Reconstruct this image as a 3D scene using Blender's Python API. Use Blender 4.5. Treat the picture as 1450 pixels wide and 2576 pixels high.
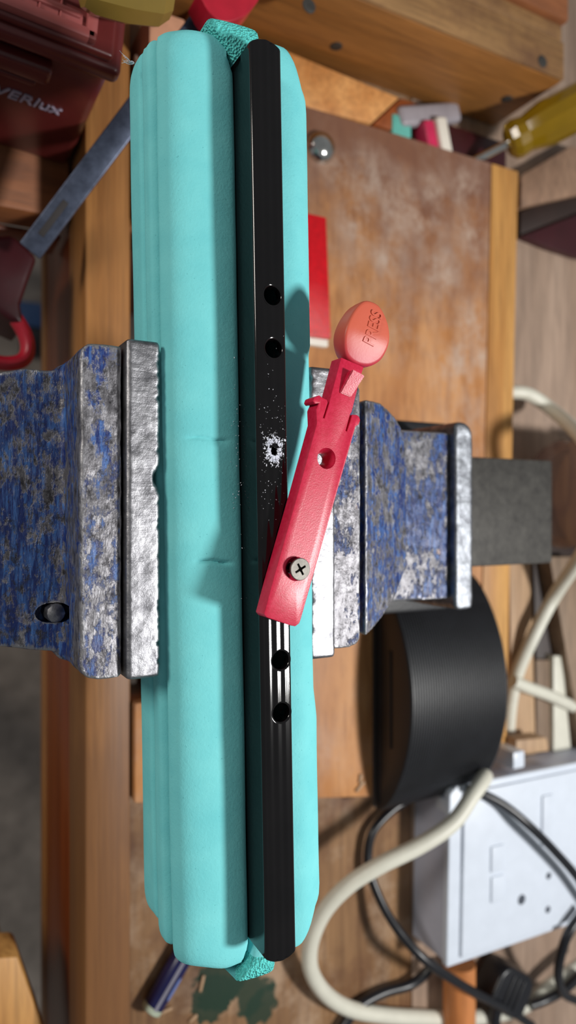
import bpy, bmesh, math, random
from mathutils import Vector, Matrix, noise
from mathutils.bvhtree import BVHTree

random.seed(7)
S = 0.001                                   # all sizes below are millimetres
scene = bpy.context.scene
for o in list(bpy.data.objects):
    bpy.data.objects.remove(o)
COL = scene.collection

# ------------------------------------------------------------------ camera
TILT = math.radians(28.0)                   # phone leaned over the front of the bench
FPX, FW, FH = 1790.0, 1450.0, 2576.0
CAM = Vector((-215 * math.sin(TILT), 0, 150 + 215 * math.cos(TILT)))
cam_d = bpy.data.cameras.new('camera')
cam = bpy.data.objects.new('camera', cam_d)
COL.objects.link(cam)
cam.location = CAM * S
cam.rotation_euler = (0, -TILT, 0)
cam_d.sensor_fit = 'VERTICAL'
cam_d.sensor_height = 36.0
cam_d.lens = 36.0 * FPX / FH
cam_d.clip_start = 0.01
cam_d.clip_end = 20
cam_d.dof.use_dof = True
cam_d.dof.focus_distance = 0.205
cam_d.dof.aperture_fstop = 8.5
scene.camera = cam

# ------------------------------------------------------------------ world and lamps
world = bpy.data.worlds.new('workshop_ambient')
scene.world = world
world.use_nodes = True
bg = world.node_tree.nodes['Background']
bg.inputs[0].default_value = (0.95, 0.98, 1.0, 1)
bg.inputs[1].default_value = 0.20


def area(name, loc, target, size, power, color, size_y=None):
    d = bpy.data.lights.new(name, 'AREA')
    d.shape = 'RECTANGLE' if size_y else 'DISK'
    d.size = size * S
    if size_y:
        d.size_y = size_y * S
    d.energy = power
    d.color = color
    o = bpy.data.objects.new(name, d)
    COL.objects.link(o)
    o.location = Vector(loc) * S
    o.rotation_euler = (Vector(target) - Vector(loc)).to_track_quat('-Z', 'Y').to_euler()
    return o


area('bench_lamp', (405, -160, 700), (0, 0, 130), 95, 6.1, (1.0, 0.985, 0.96))
area('left_fill_lamp', (-900, 420, 480), (0, 0, 100), 320, 5.4, (1.0, 0.93, 0.84))  # added soft fill from the left, lifts the foam side and the plank

vs = scene.view_settings
vs.view_transform = 'Standard'
vs.look = 'None'
vs.gamma = 1.0
vs.use_curve_mapping = False
vs.exposure = 0.0


def P(u, v, z):
    """The point at height z (mm) on the bench that the photograph shows at pixel (u, v)."""
    d = Vector((math.cos(TILT), 0, math.sin(TILT))) * (u - FW / 2) + Vector((0, 1, 0)) * (FH / 2 - v) \
        + Vector((math.sin(TILT), 0, -math.cos(TILT))) * FPX
    return CAM + d * ((z - CAM.z) / d.z)


# ------------------------------------------------------------------ materials
def lin(c):
    return tuple(((x / 255) / 12.92 if x / 255 <= 0.04045 else ((x / 255 + 0.055) / 1.055) ** 2.4) for x in c) + (1,)


class NT:
    """A small node-tree writer."""
    def __init__(self, name):
        self.m = bpy.data.materials.new(name)
        self.m.use_nodes = True
        self.t = self.m.node_tree
        self.t.nodes.clear()
        self.out = self.t.nodes.new('ShaderNodeOutputMaterial')
        self.b = self.t.nodes.new('ShaderNodeBsdfPrincipled')
        self.t.links.new(self.b.outputs[0], self.out.inputs[0])
        self.co = self.t.nodes.new('ShaderNodeTexCoord').outputs['Object']

    def link(self, a, b):
        if hasattr(a, 'is_linked'):
            self.t.links.new(a, b)
        else:
            b.default_value = a

    def noise(self, scale, detail=4, rough=0.55, vec=(1, 1, 1), off=(0, 0, 0), dist=0):
        mp = self.t.nodes.new('ShaderNodeMapping')
        mp.inputs['Scale'].default_value = vec
        mp.inputs['Location'].default_value = off
        self.t.links.new(self.co, mp.inputs[0])
        n = self.t.nodes.new('ShaderNodeTexNoise')
        n.inputs['Scale'].default_value = scale
        n.inputs['Detail'].default_value = detail
        n.inputs['Roughness'].default_value = rough
        n.inputs['Distortion'].default_value = dist
        self.t.links.new(mp.outputs[0], n.inputs['Vector'])
        return n.outputs[0]

    def voro(self, scale, vec=(1, 1, 1), feature='F1'):
        mp = self.t.nodes.new('ShaderNodeMapping')
        mp.inputs['Scale'].default_value = vec
        self.t.links.new(self.co, mp.inputs[0])
        n = self.t.nodes.new('ShaderNodeTexVoronoi')
        n.feature = feature
        n.inputs['Scale'].default_value = scale
        self.t.links.new(mp.outputs[0], n.inputs['Vector'])
        return n.outputs[0]

    def ramp(self, fac, *stops):
        r = self.t.nodes.new('ShaderNodeValToRGB')
        e = r.color_ramp.elements
        while len(e) < len(stops):
            e.new(0.5)
        for el, (p, c) in zip(e, stops):
            el.position = p
            el.color = c if isinstance(c, tuple) else (c, c, c, 1)
        self.link(fac, r.inputs[0])
        return r.outputs[0]

    def mix(self, fac, a, b, mode='MIX'):
        n = self.t.nodes.new('ShaderNodeMix')
        n.data_type = 'RGBA'
        n.blend_type = mode
        self.link(fac, n.inputs[0])
        self.link(a, n.inputs[6])
        self.link(b, n.inputs[7])
        return n.outputs[2]

    def math(self, op, a, b=0.0, clamp=False):
        n = self.t.nodes.new('ShaderNodeMath')
        n.operation = op
        n.use_clamp = clamp
        self.link(a, n.inputs[0])
        self.link(b, n.inputs[1])
        return n.outputs[0]

    def pos(self, axis):
        n = self.t.nodes.new('ShaderNodeSeparateXYZ')
        self.t.links.new(self.co, n.inputs[0])
        return n.outputs[axis]

    def spot(self, c, r, soft):
        """1 inside radius r (mm) of the object-space point c, fading over soft."""
        n = self.t.nodes.new('ShaderNodeVectorMath')
        n.operation = 'DISTANCE'
        self.t.links.new(self.co, n.inputs[0])
        n.inputs[1].default_value = [x * S for x in c]
        m = self.t.nodes.new('ShaderNodeMapRange')
        m.inputs[1].default_value = (r + soft) * S
        m.inputs[2].default_value = (r - soft) * S
        self.t.links.new(n.outputs['Value'], m.inputs[0])
        return m.outputs[0]

    def pointy(self):
        return self.t.nodes.new('ShaderNodeNewGeometry').outputs['Pointiness']

    def bump(self, h, strength, dist):
        n = self.t.nodes.new('ShaderNodeBump')
        n.inputs['Strength'].default_value = strength
        n.inputs['Distance'].default_value = dist * S
        self.link(h, n.inputs['Height'])
        if self.b.inputs['Normal'].is_linked:
            self.t.links.new(self.b.inputs['Normal'].links[0].from_socket, n.inputs['Normal'])
        self.t.links.new(n.outputs[0], self.b.inputs['Normal'])

    def set(self, color=None, rough=None, metal=None, spec=None, **kw):
        b = self.b.inputs
        for k, v in (('Base Color', color), ('Roughness', rough), ('Metallic', metal), ('Specular IOR Level', spec)):
            if v is not None:
                self.link(v, b[k])
        for k, v in kw.items():
            self.link(v, b[k.replace('_', ' ')])
        return self.m


def plain(name, c, rough=0.5, metal=0.0, var=0.12, scale=120, bump=0.0, **kw):
    t = NT(name)
    c = lin(c)
    n = t.noise(scale, 5)
    lo = tuple(x * (1 - var) for x in c[:3]) + (1,)
    hi = tuple(min(1, x * (1 + var)) for x in c[:3]) + (1,)
    t.set(t.ramp(n, (0.3, lo), (0.7, hi)), rough, metal, **kw)
    if bump:
        t.bump(t.noise(scale * 12, 3), bump, 0.4)
    return t.m


def wood(name, dark, light, grain=(60, 3, 60), rough=0.55, stain=None, off=(0, 0, 0), knots=0.0):
    t = NT(name)
    g = t.noise(1.0, 6, 0.6, grain, off, 0.6)
    f = t.noise(1.0, 3, 0.6, tuple(x * 7 for x in grain), off)
    c = t.mix(t.ramp(g, (0.3, 0.0), (0.7, 1.0)), lin(dark), lin(light))
    c = t.mix(t.ramp(f, (0.35, 0.35), (0.6, 0.0)), c, lin(tuple(x * 0.62 for x in dark)))
    if stain:
        s = t.noise(22, 6, 0.65, off=(3, 1, 2))
        c = t.mix(t.ramp(s, (0.48, 0.0), (0.68, 0.75)), c, lin(stain))
    t.set(c, rough)
    t.bump(f, 0.25, 0.4)
    return t.m


def iron_paint(name, bare=0.5, top=None):
    """Chipped blue enamel over cast iron: blue, paler scuffs, dark iron, a little rust, bright worn edges."""
    t = NT(name)
    big = t.noise(75, 9, 0.72, (1, 0.7, 1))
    fine = t.noise(420, 6, 0.7, (1.3, 0.45, 1))
    scr = t.noise(260, 5, 0.7, (3.2, 0.35, 1), (0.4, 0.2, 0))
    blue = t.mix(t.ramp(scr, (0.46, 0.0), (0.70, 1.0)), lin((16, 38, 98)), lin((68, 116, 182)))
    iron = t.mix(t.ramp(fine, (0.3, 0.0), (0.7, 1.0)), lin((52, 50, 54)), lin((150, 149, 154)))
    rust = t.ramp(t.noise(150, 5, 0.7, off=(2, 5, 1)), (0.62, 0.0), (0.72, 0.55))
    iron = t.mix(rust, iron, lin((104, 74, 58)))
    mask = t.ramp(t.math('ADD', t.math('MULTIPLY', big, 0.62), t.math('MULTIPLY', fine, 0.38)),
                  (bare - 0.02, 1.0), (bare + 0.02, 0.0))
    if top:
        hi = t.ramp(t.math('ADD', t.math('MULTIPLY', t.pos(2), 1 / (200 * S)), t.math('MULTIPLY', t.math('SUBTRACT', big, 0.5), 0.9)), (top / 200 - 0.02, 0.0), (top / 200 + 0.02, 1.0))
        hi = t.math('MULTIPLY', hi, t.ramp(t.noise(110, 7, 0.7, (1, 0.5, 1), (3, 8, 2)), (0.45, 0.0), (0.49, 1.0)))
        mask = t.math('MAXIMUM', mask, hi)
    edge = t.ramp(t.math('ADD', t.pointy(), t.math('MULTIPLY', t.math('SUBTRACT', fine, 0.5), 0.14)), (0.514, 0.0), (0.54, 1.0))
    pale = t.ramp(t.noise(130, 6, 0.7, off=(9, 2, 4)), (0.70, 0.0), (0.74, 0.7))
    c = t.mix(mask, blue, iron)
    c = t.mix(t.ramp(t.noise(300, 7, 0.75, (1, 0.8, 1), (5, 5, 8)), (0.54, 0.0), (0.62, 0.8)), c, lin((34, 32, 36)))
    c = t.mix(pale, c, lin((168, 180, 192)))
    c = t.mix(edge, c, lin((150, 150, 154)))
    met = t.math('MAXIMUM', t.math('MULTIPLY', mask, 0.55), t.math('MULTIPLY', edge, 0.85))
    rg = t.mix(fine, (0.22,) * 3 + (1,), (0.5,) * 3 + (1,))
    t.set(c, rg, met)
    t.bump(t.math('ADD', fine, t.math('MULTIPLY', mask, -0.35)), 0.55, 0.55)
    t.bump(t.noise(900, 3), 0.35, 0.2)
    return t.m


def steel(name, c1, c2, rough=(0.22, 0.5), scratch=(1, 6, 1), bump=0.4, metal=1.0):
    t = NT(name)
    a = t.noise(170, 8, 0.7)
    s = t.noise(140, 4, 0.7, scratch)
    c = t.mix(t.ramp(a, (0.32, 0.0), (0.66, 1.0)), lin(c1), lin(c2))
    c = t.mix(t.ramp(t.noise(90, 6, 0.7, off=(4, 4, 4)), (0.62, 0.0), (0.72, 0.7)), c, lin(tuple(x * 0.5 for x in c1)))
    t.set(c, t.mix(s, (rough[0],) * 3 + (1,), (rough[1],) * 3 + (1,)), metal)
    t.bump(a, bump, 0.6)
    t.bump(s, bump * 0.6, 0.25)
    return t.m


def foam_mat():
    t = NT('turquoise_foam')
    n = t.noise(90, 5)
    pits = t.voro(900)
    c = t.mix(t.ramp(n, (0.3, 0.0), (0.7, 1.0)), lin((108, 198, 203)), lin((120, 208, 211)))
    sp = t.ramp(t.noise(1500, 2, 0.6), (0.69, 0.0), (0.76, 0.5))
    c = t.mix(sp, c, lin((40, 120, 130)))
    t.set(c, 0.75, spec=0.25)
    t.bump(t.noise(1100, 4, 0.65), 0.35, 0.35)
    return t.m


def foam_cut_mat():
    t = NT('turquoise_foam_cut')
    v = t.voro(1500)
    c = t.mix(t.ramp(v, (0.0, 0.6), (0.5, 0.0)), lin((98, 213, 208)), lin((45, 150, 150)))
    t.set(c, 0.85, spec=0.15)
    t.bump(v, 1.0, 0.9)
    return t.m


def lever_mat():
    t = NT('crimson_plastic')
    n = t.noise(900, 3)
    c = t.mix(t.ramp(n, (0.35, 0.0), (0.7, 1.0)), lin((182, 22, 56)), lin((196, 36, 70)))
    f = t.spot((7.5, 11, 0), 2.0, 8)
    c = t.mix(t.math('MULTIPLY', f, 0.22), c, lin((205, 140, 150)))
    t.set(c, 0.36, spec=0.48)
    t.bump(t.noise(2600, 2), 0.32, 0.1)
    return t.m


def pad_mat():
    t = NT('salmon_glow_plastic')
    c = t.mix(t.ramp(t.math('MULTIPLY', t.pos(1), 1 / (18 * S)), (0.02, 0.0), (0.55, 1.0)), lin((178, 36, 62)), lin((196, 92, 70)))  # light through the plastic painted in as a crimson-to-salmon run
    t.set(c, 0.42, spec=0.4)
    t.bump(t.noise(1300, 2), 0.12, 0.15)
    return t.m


def plywood_mat():
    """Scuffed plywood: orange wood under grey dust, pale scrapes and a darker brown toward the far edge."""
    t = NT('scuffed_plywood')
    g = t.noise(1.0, 6, 0.6, (28, 9, 40), dist=0.8)
    c = t.mix(t.ramp(g, (0.3, 0.0), (0.7, 1.0)), lin((158, 100, 52)), lin((196, 140, 88)))
    fib = t.noise(1.0, 4, 0.6, (260, 40, 200))
    c = t.mix(t.ramp(fib, (0.35, 0.4), (0.55, 0.0)), c, lin((116, 66, 34)))
    far = t.math('ADD', t.math('MULTIPLY', t.pos(1), 3.3), t.math('MULTIPLY', t.noise(26, 6, 0.65), 0.75))
    c = t.mix(t.ramp(far, (0.62, 0.0), (0.95, 0.85)), c, lin((112, 78, 66)))
    sc = t.noise(70, 9, 0.75, (1.0, 0.7, 1), (1.7, 0.3, 0))
    zone = t.math('MULTIPLY', t.ramp(t.noise(14, 3, 0.5, off=(0.5, 0.2, 0)), (0.4, 0.0), (0.62, 1.0)), 0.5)
    for u, v, r in ((850, 430, 9), (930, 450, 14), (1000, 520, 17), (1070, 560, 14), (1090, 480, 9), (1170, 480, 12), (1190, 590, 13), (1110, 680, 14), (1190, 820, 14), (1150, 920, 16), (900, 560, 12), (1215, 900, 10), (980, 640, 12)):
        p = P(u, v, 18)
        zone = t.math('MAXIMUM', zone, t.spot((p.x - 100, p.y - 20, 18), r, r * 0.7))
    pale = t.math('MULTIPLY', t.ramp(sc, (0.40, 0.0), (0.62, 0.9)), zone)
    c = t.mix(pale, c, lin((186, 164, 148)))
    dk = t.ramp(t.noise(95, 7, 0.7, off=(6, 1, 3)), (0.66, 0.0), (0.74, 0.6))
    c = t.mix(dk, c, lin((84, 56, 44)))
    t.set(c, 0.5)
    t.bump(fib, 0.3, 0.35)
    t.bump(sc, 0.3, 0.4)
    return t.m


def bench_mat():
    t = NT('stained_bench_wood')
    g = t.noise(1.0, 6, 0.6, (45, 4, 40), dist=0.7)
    c = t.mix(t.ramp(g, (0.3, 0.0), (0.7, 1.0)), lin((110, 78, 50)), lin((152, 116, 80)))
    f = t.noise(1.0, 3, 0.6, (320, 22, 200))
    c = t.mix(t.ramp(f, (0.35, 0.4), (0.6, 0.0)), c, lin((74, 48, 30)))
    st = t.noise(30, 8, 0.7, off=(2, 2, 2))
    c = t.mix(t.ramp(st, (0.5, 0.0), (0.66, 0.55)), c, lin((176, 152, 128)))
    dk = t.noise(16, 6, 0.6, off=(7, 3, 1))
    c = t.mix(t.ramp(dk, (0.52, 0.0), (0.64, 0.6)), c, lin((84, 50, 34)))
    # green paint spill
    wob = t.math('MULTIPLY', t.math('SUBTRACT', t.noise(95, 5, 0.6), 0.5), 1.5)
    for cx, cy, r in ((43, -241, 15), (35, -249, 12), (57, -252, 12), (64, -262, 10)):
        k = t.ramp(t.math('ADD', t.spot((cx - 100, cy, 870), r, r * 0.8), wob), (0.45, 0.0), (0.55, 0.93))
        c = t.mix(k, c, lin((14, 44, 28)))
    t.set(c, 0.5)
    t.bump(f, 0.25, 0.3)
    return t.m


def glassy(name, c, rough=0.12, trans=0.75, ior=1.47):
    t = NT(name)
    n = t.noise(60, 3)
    c = lin(c)
    t.set(t.ramp(n, (0.3, tuple(x * 0.8 for x in c[:3]) + (1,)), (0.7, c)), rough, 0, Transmission_Weight=trans, IOR=ior)
    return t.m


M = {}
M['foam'] = foam_mat()
M['foam_cut'] = foam_cut_mat()
M['lever'] = lever_mat()
M['pad'] = pad_mat()
M['paint'] = iron_paint('chipped_blue_iron', 0.46, 117)
M['paint_worn'] = iron_paint('worn_blue_iron', 0.50)
M['jaw'] = steel('battered_jaw_steel', (104, 104, 108), (168, 168, 172), (0.3, 0.5), (0.4, 5, 1), 0.5)
M['flange'] = steel('worn_flange_iron', (96, 98, 104), (150, 154, 160), (0.35, 0.55), (1, 1, 1), 0.6)
M['bar'] = steel('oiled_dark_steel', (50, 48, 46), (76, 74, 70), (0.45, 0.65), (6, 0.6, 1), 0.2, 0.35)
M['clamp_steel'] = steel('blued_clamp_steel', (58, 64, 80), (92, 100, 120), (0.35, 0.5), (1, 1, 1), 0.1, 0.7)
M['chrome'] = steel('polished_chrome', (190, 190, 186), (220, 220, 216), (0.08, 0.2), (1, 1, 1), 0.05)
M['screw'] = steel('zinc_screw_steel', (88, 86, 82), (118, 115, 110), (0.45, 0.6), (1, 1, 1), 0.15)
M['ply'] = plywood_mat()
M['bench'] = bench_mat()
M['strip'] = wood('golden_edge_pine', (168, 112, 52), (204, 154, 88), (70, 4, 60))
M['plank'] = wood('bench_edge_pine', (128, 82, 42), (172, 120, 68), (90, 3, 70), 0.45)


def dark_end_plank_mat():
    t = NT('dark_end_pine')
    g = t.noise(1.0, 6, 0.6, (90, 3, 70), dist=0.6)
    c = t.mix(t.ramp(g, (0.3, 0.0), (0.7, 1.0)), lin((132, 84, 40)), lin((178, 124, 68)))
    f = t.noise(1.0, 3, 0.6, (600, 21, 500))
    c = t.mix(t.ramp(f, (0.35, 0.35), (0.6, 0.0)), c, lin((84, 54, 28)))
    old = t.math('ADD', t.math('MULTIPLY', t.pos(1), -2.2), t.math('MULTIPLY', t.noise(12, 4, 0.6, (2, 0.6, 1)), 0.8))  # darker brown towards the low-y end, with a ragged edge
    c = t.mix(t.ramp(old, (0.42, 0.0), (0.72, 0.7)), c, lin((92, 60, 36)))  # mixes the low-y end to a darker brown
    t.set(c, 0.5)
    t.bump(f, 0.25, 0.4)
    return t.m


M['dark_end_plank'] = dark_end_plank_mat()
M['tan_board'] = wood('tan_bench_board', (144, 120, 102), (170, 146, 128), (40, 4, 40), 0.6)
M['block_wood'] = wood('scuffed_brown_block', (124, 94, 74), (156, 124, 100), (40, 14, 40), 0.6)
M['apron'] = wood('varnished_redwood', (96, 40, 18), (140, 68, 30), (60, 3, 90), 0.3)
M['beam'] = wood('honey_pine', (132, 84, 36), (164, 110, 54), (5, 60, 60), 0.5)
M['weathered'] = wood('weathered_pine', (112, 76, 40), (160, 122, 76), (5, 80, 80), 0.7, (84, 52, 34))
M['redwood'] = wood('red_brown_board', (112, 62, 32), (150, 92, 52), (7, 50, 50), 0.6)
M['offcut'] = wood('bright_orange_pine', (190, 122, 62), (226, 164, 100), (50, 50, 9), 0.5)
M['offcut_dark'] = wood('dark_orange_pine', (136, 68, 28), (160, 86, 40), (50, 50, 9), 0.5)
M['batten'] = wood('pale_batten', (158, 124, 92), (190, 158, 124), (70, 4, 60), 0.6)
M['grey_wood'] = wood('grey_brown_batten', (112, 92, 74), (146, 122, 100), (60, 8, 60), 0.65)
M['added_dark_sheet'] = plain('near_black_brown', (40, 24, 18), 0.55)
M['concrete'] = plain('dusty_concrete', (138, 129, 121), 0.85, 0, 0.25, 30, 0.2)
M['black'] = plain('black_rubber', (24, 25, 29), 0.42, 0, 0.2, 80, 0.15)
M['cable_black'] = plain('black_cable_sheath', (20, 21, 26), 0.35)
M['cream'] = plain('cream_cable_sheath', (206, 204, 190), 0.45, 0, 0.04)
M['white'] = plain('white_socket_plastic', (206, 214, 226), 0.35, 0, 0.03)
M['white_dull'] = plain('white_box_plastic', (186, 190, 206), 0.45, 0, 0.03)
M['hole'] = plain('socket_hole_dark', (60, 66, 78), 0.6)
M['maroon'] = plain('maroon_toolbox_plastic', (92, 32, 31), 0.32, 0, 0.12, 60, 0.1)
M['maroon_lid'] = plain('faded_maroon_lid', (150, 78, 76), 0.4, 0, 0.12, 60)
M['red'] = plain('red_clamp_plastic', (166, 24, 44), 0.35)
M['darkred'] = plain('dark_red_clamp_plastic', (52, 9, 16), 0.4)
M['lens'] = plain('red_reflector_lens', (196, 10, 26), 0.15, 0, 0.15, 300, 0.4)
M['offwhite'] = plain('off_white_plastic', (222, 216, 204), 0.4, 0, 0.04)
M['peach'] = plain('peach_card', (206, 150, 118), 0.7)
M['dowel'] = wood('orange_dowel', (176, 106, 54), (206, 136, 80), (40, 3, 40), 0.5)
M['yellow'] = glassy('yellow_acetate', (160, 128, 18), 0.12, 0.5)
M['olive'] = glassy('olive_acetate', (132, 108, 48), 0.25, 0.1)
M['brown_glass'] = glassy('brown_plastic_jar', (150, 128, 122), 0.08, 0.6)
M['navy'] = plain('navy_battery_sleeve', (22, 22, 66), 0.25)
M['pale_blue'] = plain('pale_battery_print', (96, 116, 170), 0.35)
M['grey_print'] = plain('grey_battery_print', (118, 116, 128), 0.35)
M['cap'] = plain('pale_green_battery_end', (170, 180, 160), 0.35, 0.2)
M['lettering'] = plain('white_print', (160, 150, 168), 0.5)
M['shaving'] = plain('white_plastic_shavings', (226, 230, 240), 0.5, 0, 0.05)
M['grime'] = plain('dark_grime', (44, 40, 40), 0.8)
M['blue_plastic'] = plain('blue_crate_plastic', (44, 74, 118), 0.5)
M['pink'] = plain('pink_plastic', (196, 40, 84), 0.4)
M['teal'] = plain('teal_foam_scrap', (96, 176, 164), 0.8)
M['grey_plastic'] = plain('grey_plastic', (150, 144, 150), 0.4)


def tube_mat():
    t = NT('black_gloss_channel')
    t.set(t.ramp(t.noise(80, 3), (0.3, lin((6, 5, 6))), (0.7, lin((11, 9, 10)))), 0.09, spec=0.55)
    t.bump(t.noise(55, 2, 0.5, (1, 0.12, 1)), 0.05, 1.0)
    return t.m


M['tube'] = tube_mat()


# ------------------------------------------------------------------ mesh building
class MB:
    """Collects shapes (mm, world coordinates) and links them as ONE mesh object."""
    def __init__(self):
        self.bm = bmesh.new()

    def add(self, bm, mat=None):
        if mat is not None:
            bm.transform(mat)
        me = bpy.data.meshes.new('t')
        bm.to_mesh(me)
        bm.free()
        self.bm.from_mesh(me)
        bpy.data.meshes.remove(me)
        return self

    def box(self, lo, hi, bev=0.8, seg=2, mat=None):
        bm = bmesh.new()
        bmesh.ops.create_cube(bm, size=1)
        c = [(a + b) / 2 for a, b in zip(lo, hi)]
        d = [abs(b - a) for a, b in zip(lo, hi)]
        for v in bm.verts:
            v.co = Vector((c[i] + v.co[i] * d[i] for i in range(3)))
        if bev:
            bmesh.ops.bevel(bm, geom=list(bm.edges), offset=min(bev, min(d) * 0.45), segments=seg, affect='EDGES', profile=0.5)
        return self.add(bm, mat)

    def prism(self, pts, z0, z1, bev=0.8, seg=2, mat=None, taper=1.0):
        """Extrude the outline pts (x, y) from z0 to z1; z1 may be a function of (x, y)."""
        bm = bmesh.new()
        n = len(pts)
        cx = sum(p[0] for p in pts) / n
        cy = sum(p[1] for p in pts) / n
        f = z1 if callable(z1) else (lambda x, y: z1)
        bot = [bm.verts.new((p[0], p[1], z0)) for p in pts]
        top = []
        for p in pts:
            x, y = cx + (p[0] - cx) * taper, cy + (p[1] - cy) * taper
            top.append(bm.verts.new((x, y, f(x, y))))
        bm.faces.new(top)
        bm.faces.new(bot[::-1])
        for i in range(n):
            j = (i + 1) % n
            bm.faces.new((bot[i], bot[j], top[j], top[i]))
        bmesh.ops.recalc_face_normals(bm, faces=bm.faces)
        if bev:
            ed = [e for e in bm.edges if e.verts[0] in top and e.verts[1] in top]
            ed += [e for e in bm.edges if (e.verts[0] in top) != (e.verts[1] in top) and e.calc_face_angle(0) > 0.5]
            bmesh.ops.bevel(bm, geom=ed, offset=bev, segments=seg, affect='EDGES', profile=0.5, clamp_overlap=True)
        return self.add(bm, mat)

    def tube(self, pts, r, n=12, closed=False, flat=1.0, smooth=6):
        p = [Vector(q) for q in pts]
        if smooth > 1:
            q = []
            m = len(p)
            for i in range(m if closed else m - 1):
                a = p[(i - 1) % m] if closed or i > 0 else p[0] * 2 - p[1]
                b, c = p[i], p[(i + 1) % m]
                d = p[(i + 2) % m] if closed or i + 2 < m else p[-1] * 2 - p[-2]
                for k in range(smooth):
                    t = k / smooth
                    q.append(0.5 * ((2 * b) + (c - a) * t + (2 * a - 5 * b + 4 * c - d) * t * t + (-a + 3 * b - 3 * c + d) * t ** 3))
            if not closed:
                q.append(p[-1])
            p = q
        rs = r if callable(r) else (lambda t: r)
        bm = bmesh.new()
        rings = []
        up = Vector((0, 0, 1))
        m = len(p)
        for i, c in enumerate(p):
            d = (p[(i + 1) % m] - p[i - 1]) if closed else (p[min(i + 1, m - 1)] - p[max(i - 1, 0)])
            d.normalize()
            s = d.cross(up)
            if s.length < 1e-3:
                s = Vector((1, 0, 0))
            s.normalize()
            w = s.cross(d)
            rr = rs(i / (m - 1))
            rings.append([bm.verts.new(c + s * math.cos(a) * rr + w * math.sin(a) * rr * flat) for a in [2 * math.pi * k / n for k in range(n)]])
        for i in range(m if closed else m - 1):
            A, B = rings[i], rings[(i + 1) % m]
            for k in range(n):
                bm.faces.new((A[k], A[(k + 1) % n], B[(k + 1) % n], B[k]))
        if not closed:
            bm.faces.new(rings[0][::-1])
            bm.faces.new(rings[-1])
        bmesh.ops.recalc_face_normals(bm, faces=bm.faces)
        return self.add(bm)

    def lathe(self, origin, axis, prof, n=32):
        """Turn (radius, height) pairs about axis through origin."""
        bm = bmesh.new()
        q = Vector((0, 0, 1)).rotation_difference(Vector(axis).normalized()).to_matrix().to_4x4()
        rings = []
        for r, h in prof:
            if r < 1e-6:
                rings.append([bm.verts.new((0, 0, h))])
            else:
                rings.append([bm.verts.new((r * math.cos(2 * math.pi * k / n), r * math.sin(2 * math.pi * k / n), h)) for k in range(n)])
        for A, B in zip(rings, rings[1:]):
            for k in range(n):
                a = [A[k % len(A)], A[(k + 1) % len(A)], B[(k + 1) % len(B)], B[k % len(B)]]
                u = []
                for v in a:
                    if v not in u:
                        u.append(v)
                if len(u) > 2:
                    bm.faces.new(u)
        if len(rings[0]) > 1 and len(rings[-1]) > 1:
            pass
        bmesh.ops.recalc_face_normals(bm, faces=bm.faces)
        return self.add(bm, Matrix.Translation(Vector(origin)) @ q)

    def build(self, name, mat, parent=None, loc=None, sharp=35, kind=None, flat=False):
        base = Vector(loc) if loc is not None else (Vector(parent['base']) if parent is not None else Vector((0, 0, 0)))
        bm = self.bm
        bmesh.ops.transform(bm, matrix=Matrix.Scale(S, 4) @ Matrix.Translation(-base), verts=bm.verts)
        me = bpy.data.meshes.new(name)
        bm.to_mesh(me)
        bm.free()
        if not flat:
            me.shade_smooth()
            me.set_sharp_from_angle(angle=math.radians(sharp))
        me.materials.append(mat)
        o = bpy.data.objects.new(name, me)
        COL.objects.link(o)
        if parent is not None:
            o.parent = parent
        else:
            o.location = base * S
        o['base'] = tuple(base)
        if kind:
            o['kind'] = kind
        return o


def tag(o, label, cat, group=None, kind=None):
    o['label'] = label
    o['category'] = cat
    if group:
        o['group'] = group
    if kind:
        o['kind'] = kind
    return o


def thing(name, base, label, cat, group=None):
    o = bpy.data.objects.new(name, None)
    COL.objects.link(o)
    o.location = Vector(base) * S
    o.empty_display_size = 0.01
    o['base'] = tuple(base)
    return tag(o, label, cat, group)


def apply_mods(o):
    dg = bpy.context.evaluated_depsgraph_get()
    dg.update()
    me = bpy.data.meshes.new_from_object(o.evaluated_get(dg))
    old = o.data
    o.modifiers.clear()
    o.data = me
    bpy.data.meshes.remove(old)


def cut(o, *cutters, sharp=35):
    """Subtract each MB from o (built in the same frame)."""
    cs = []
    for c in cutters:
        k = c.build('cutter', o.data.materials[0], loc=Vector(o['base']))
        cs.append(k)
        m = o.modifiers.new('b', 'BOOLEAN')
        m.operation = 'DIFFERENCE'
        m.solver = 'EXACT'
        m.object = k
        if o.parent is not None:
            k.location = (0, 0, 0)
            k.parent = o.parent
    bpy.context.view_layer.update()
    apply_mods(o)
    for k in cs:
        me = k.data
        bpy.data.objects.remove(k)
        bpy.data.meshes.remove(me)
    o.data.shade_smooth()
    o.data.set_sharp_from_angle(angle=math.radians(sharp))


def cast(o, voxel=0.7, smooth=4, amp=0.15, scale=0.16):
    """Turn joined blocks into one lumpy casting with softened edges."""
    m = o.modifiers.new('r', 'REMESH')
    m.mode = 'VOXEL'
    m.voxel_size = voxel * S
    s = o.modifiers.new('s', 'SMOOTH')
    s.iterations = smooth
    s.factor = 0.5
    bpy.context.view_layer.update()
    apply_mods(o)
    me = o.data
    nn = [v.normal.copy() for v in me.vertices]
    for v, n in zip(me.vertices, nn):
        q = v.co / S
        d = noise.noise(q * scale) * 0.65 + noise.noise(q * scale * 3.1) * 0.35
        v.co += n * d * amp * S
    me.shade_smooth()


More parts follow.
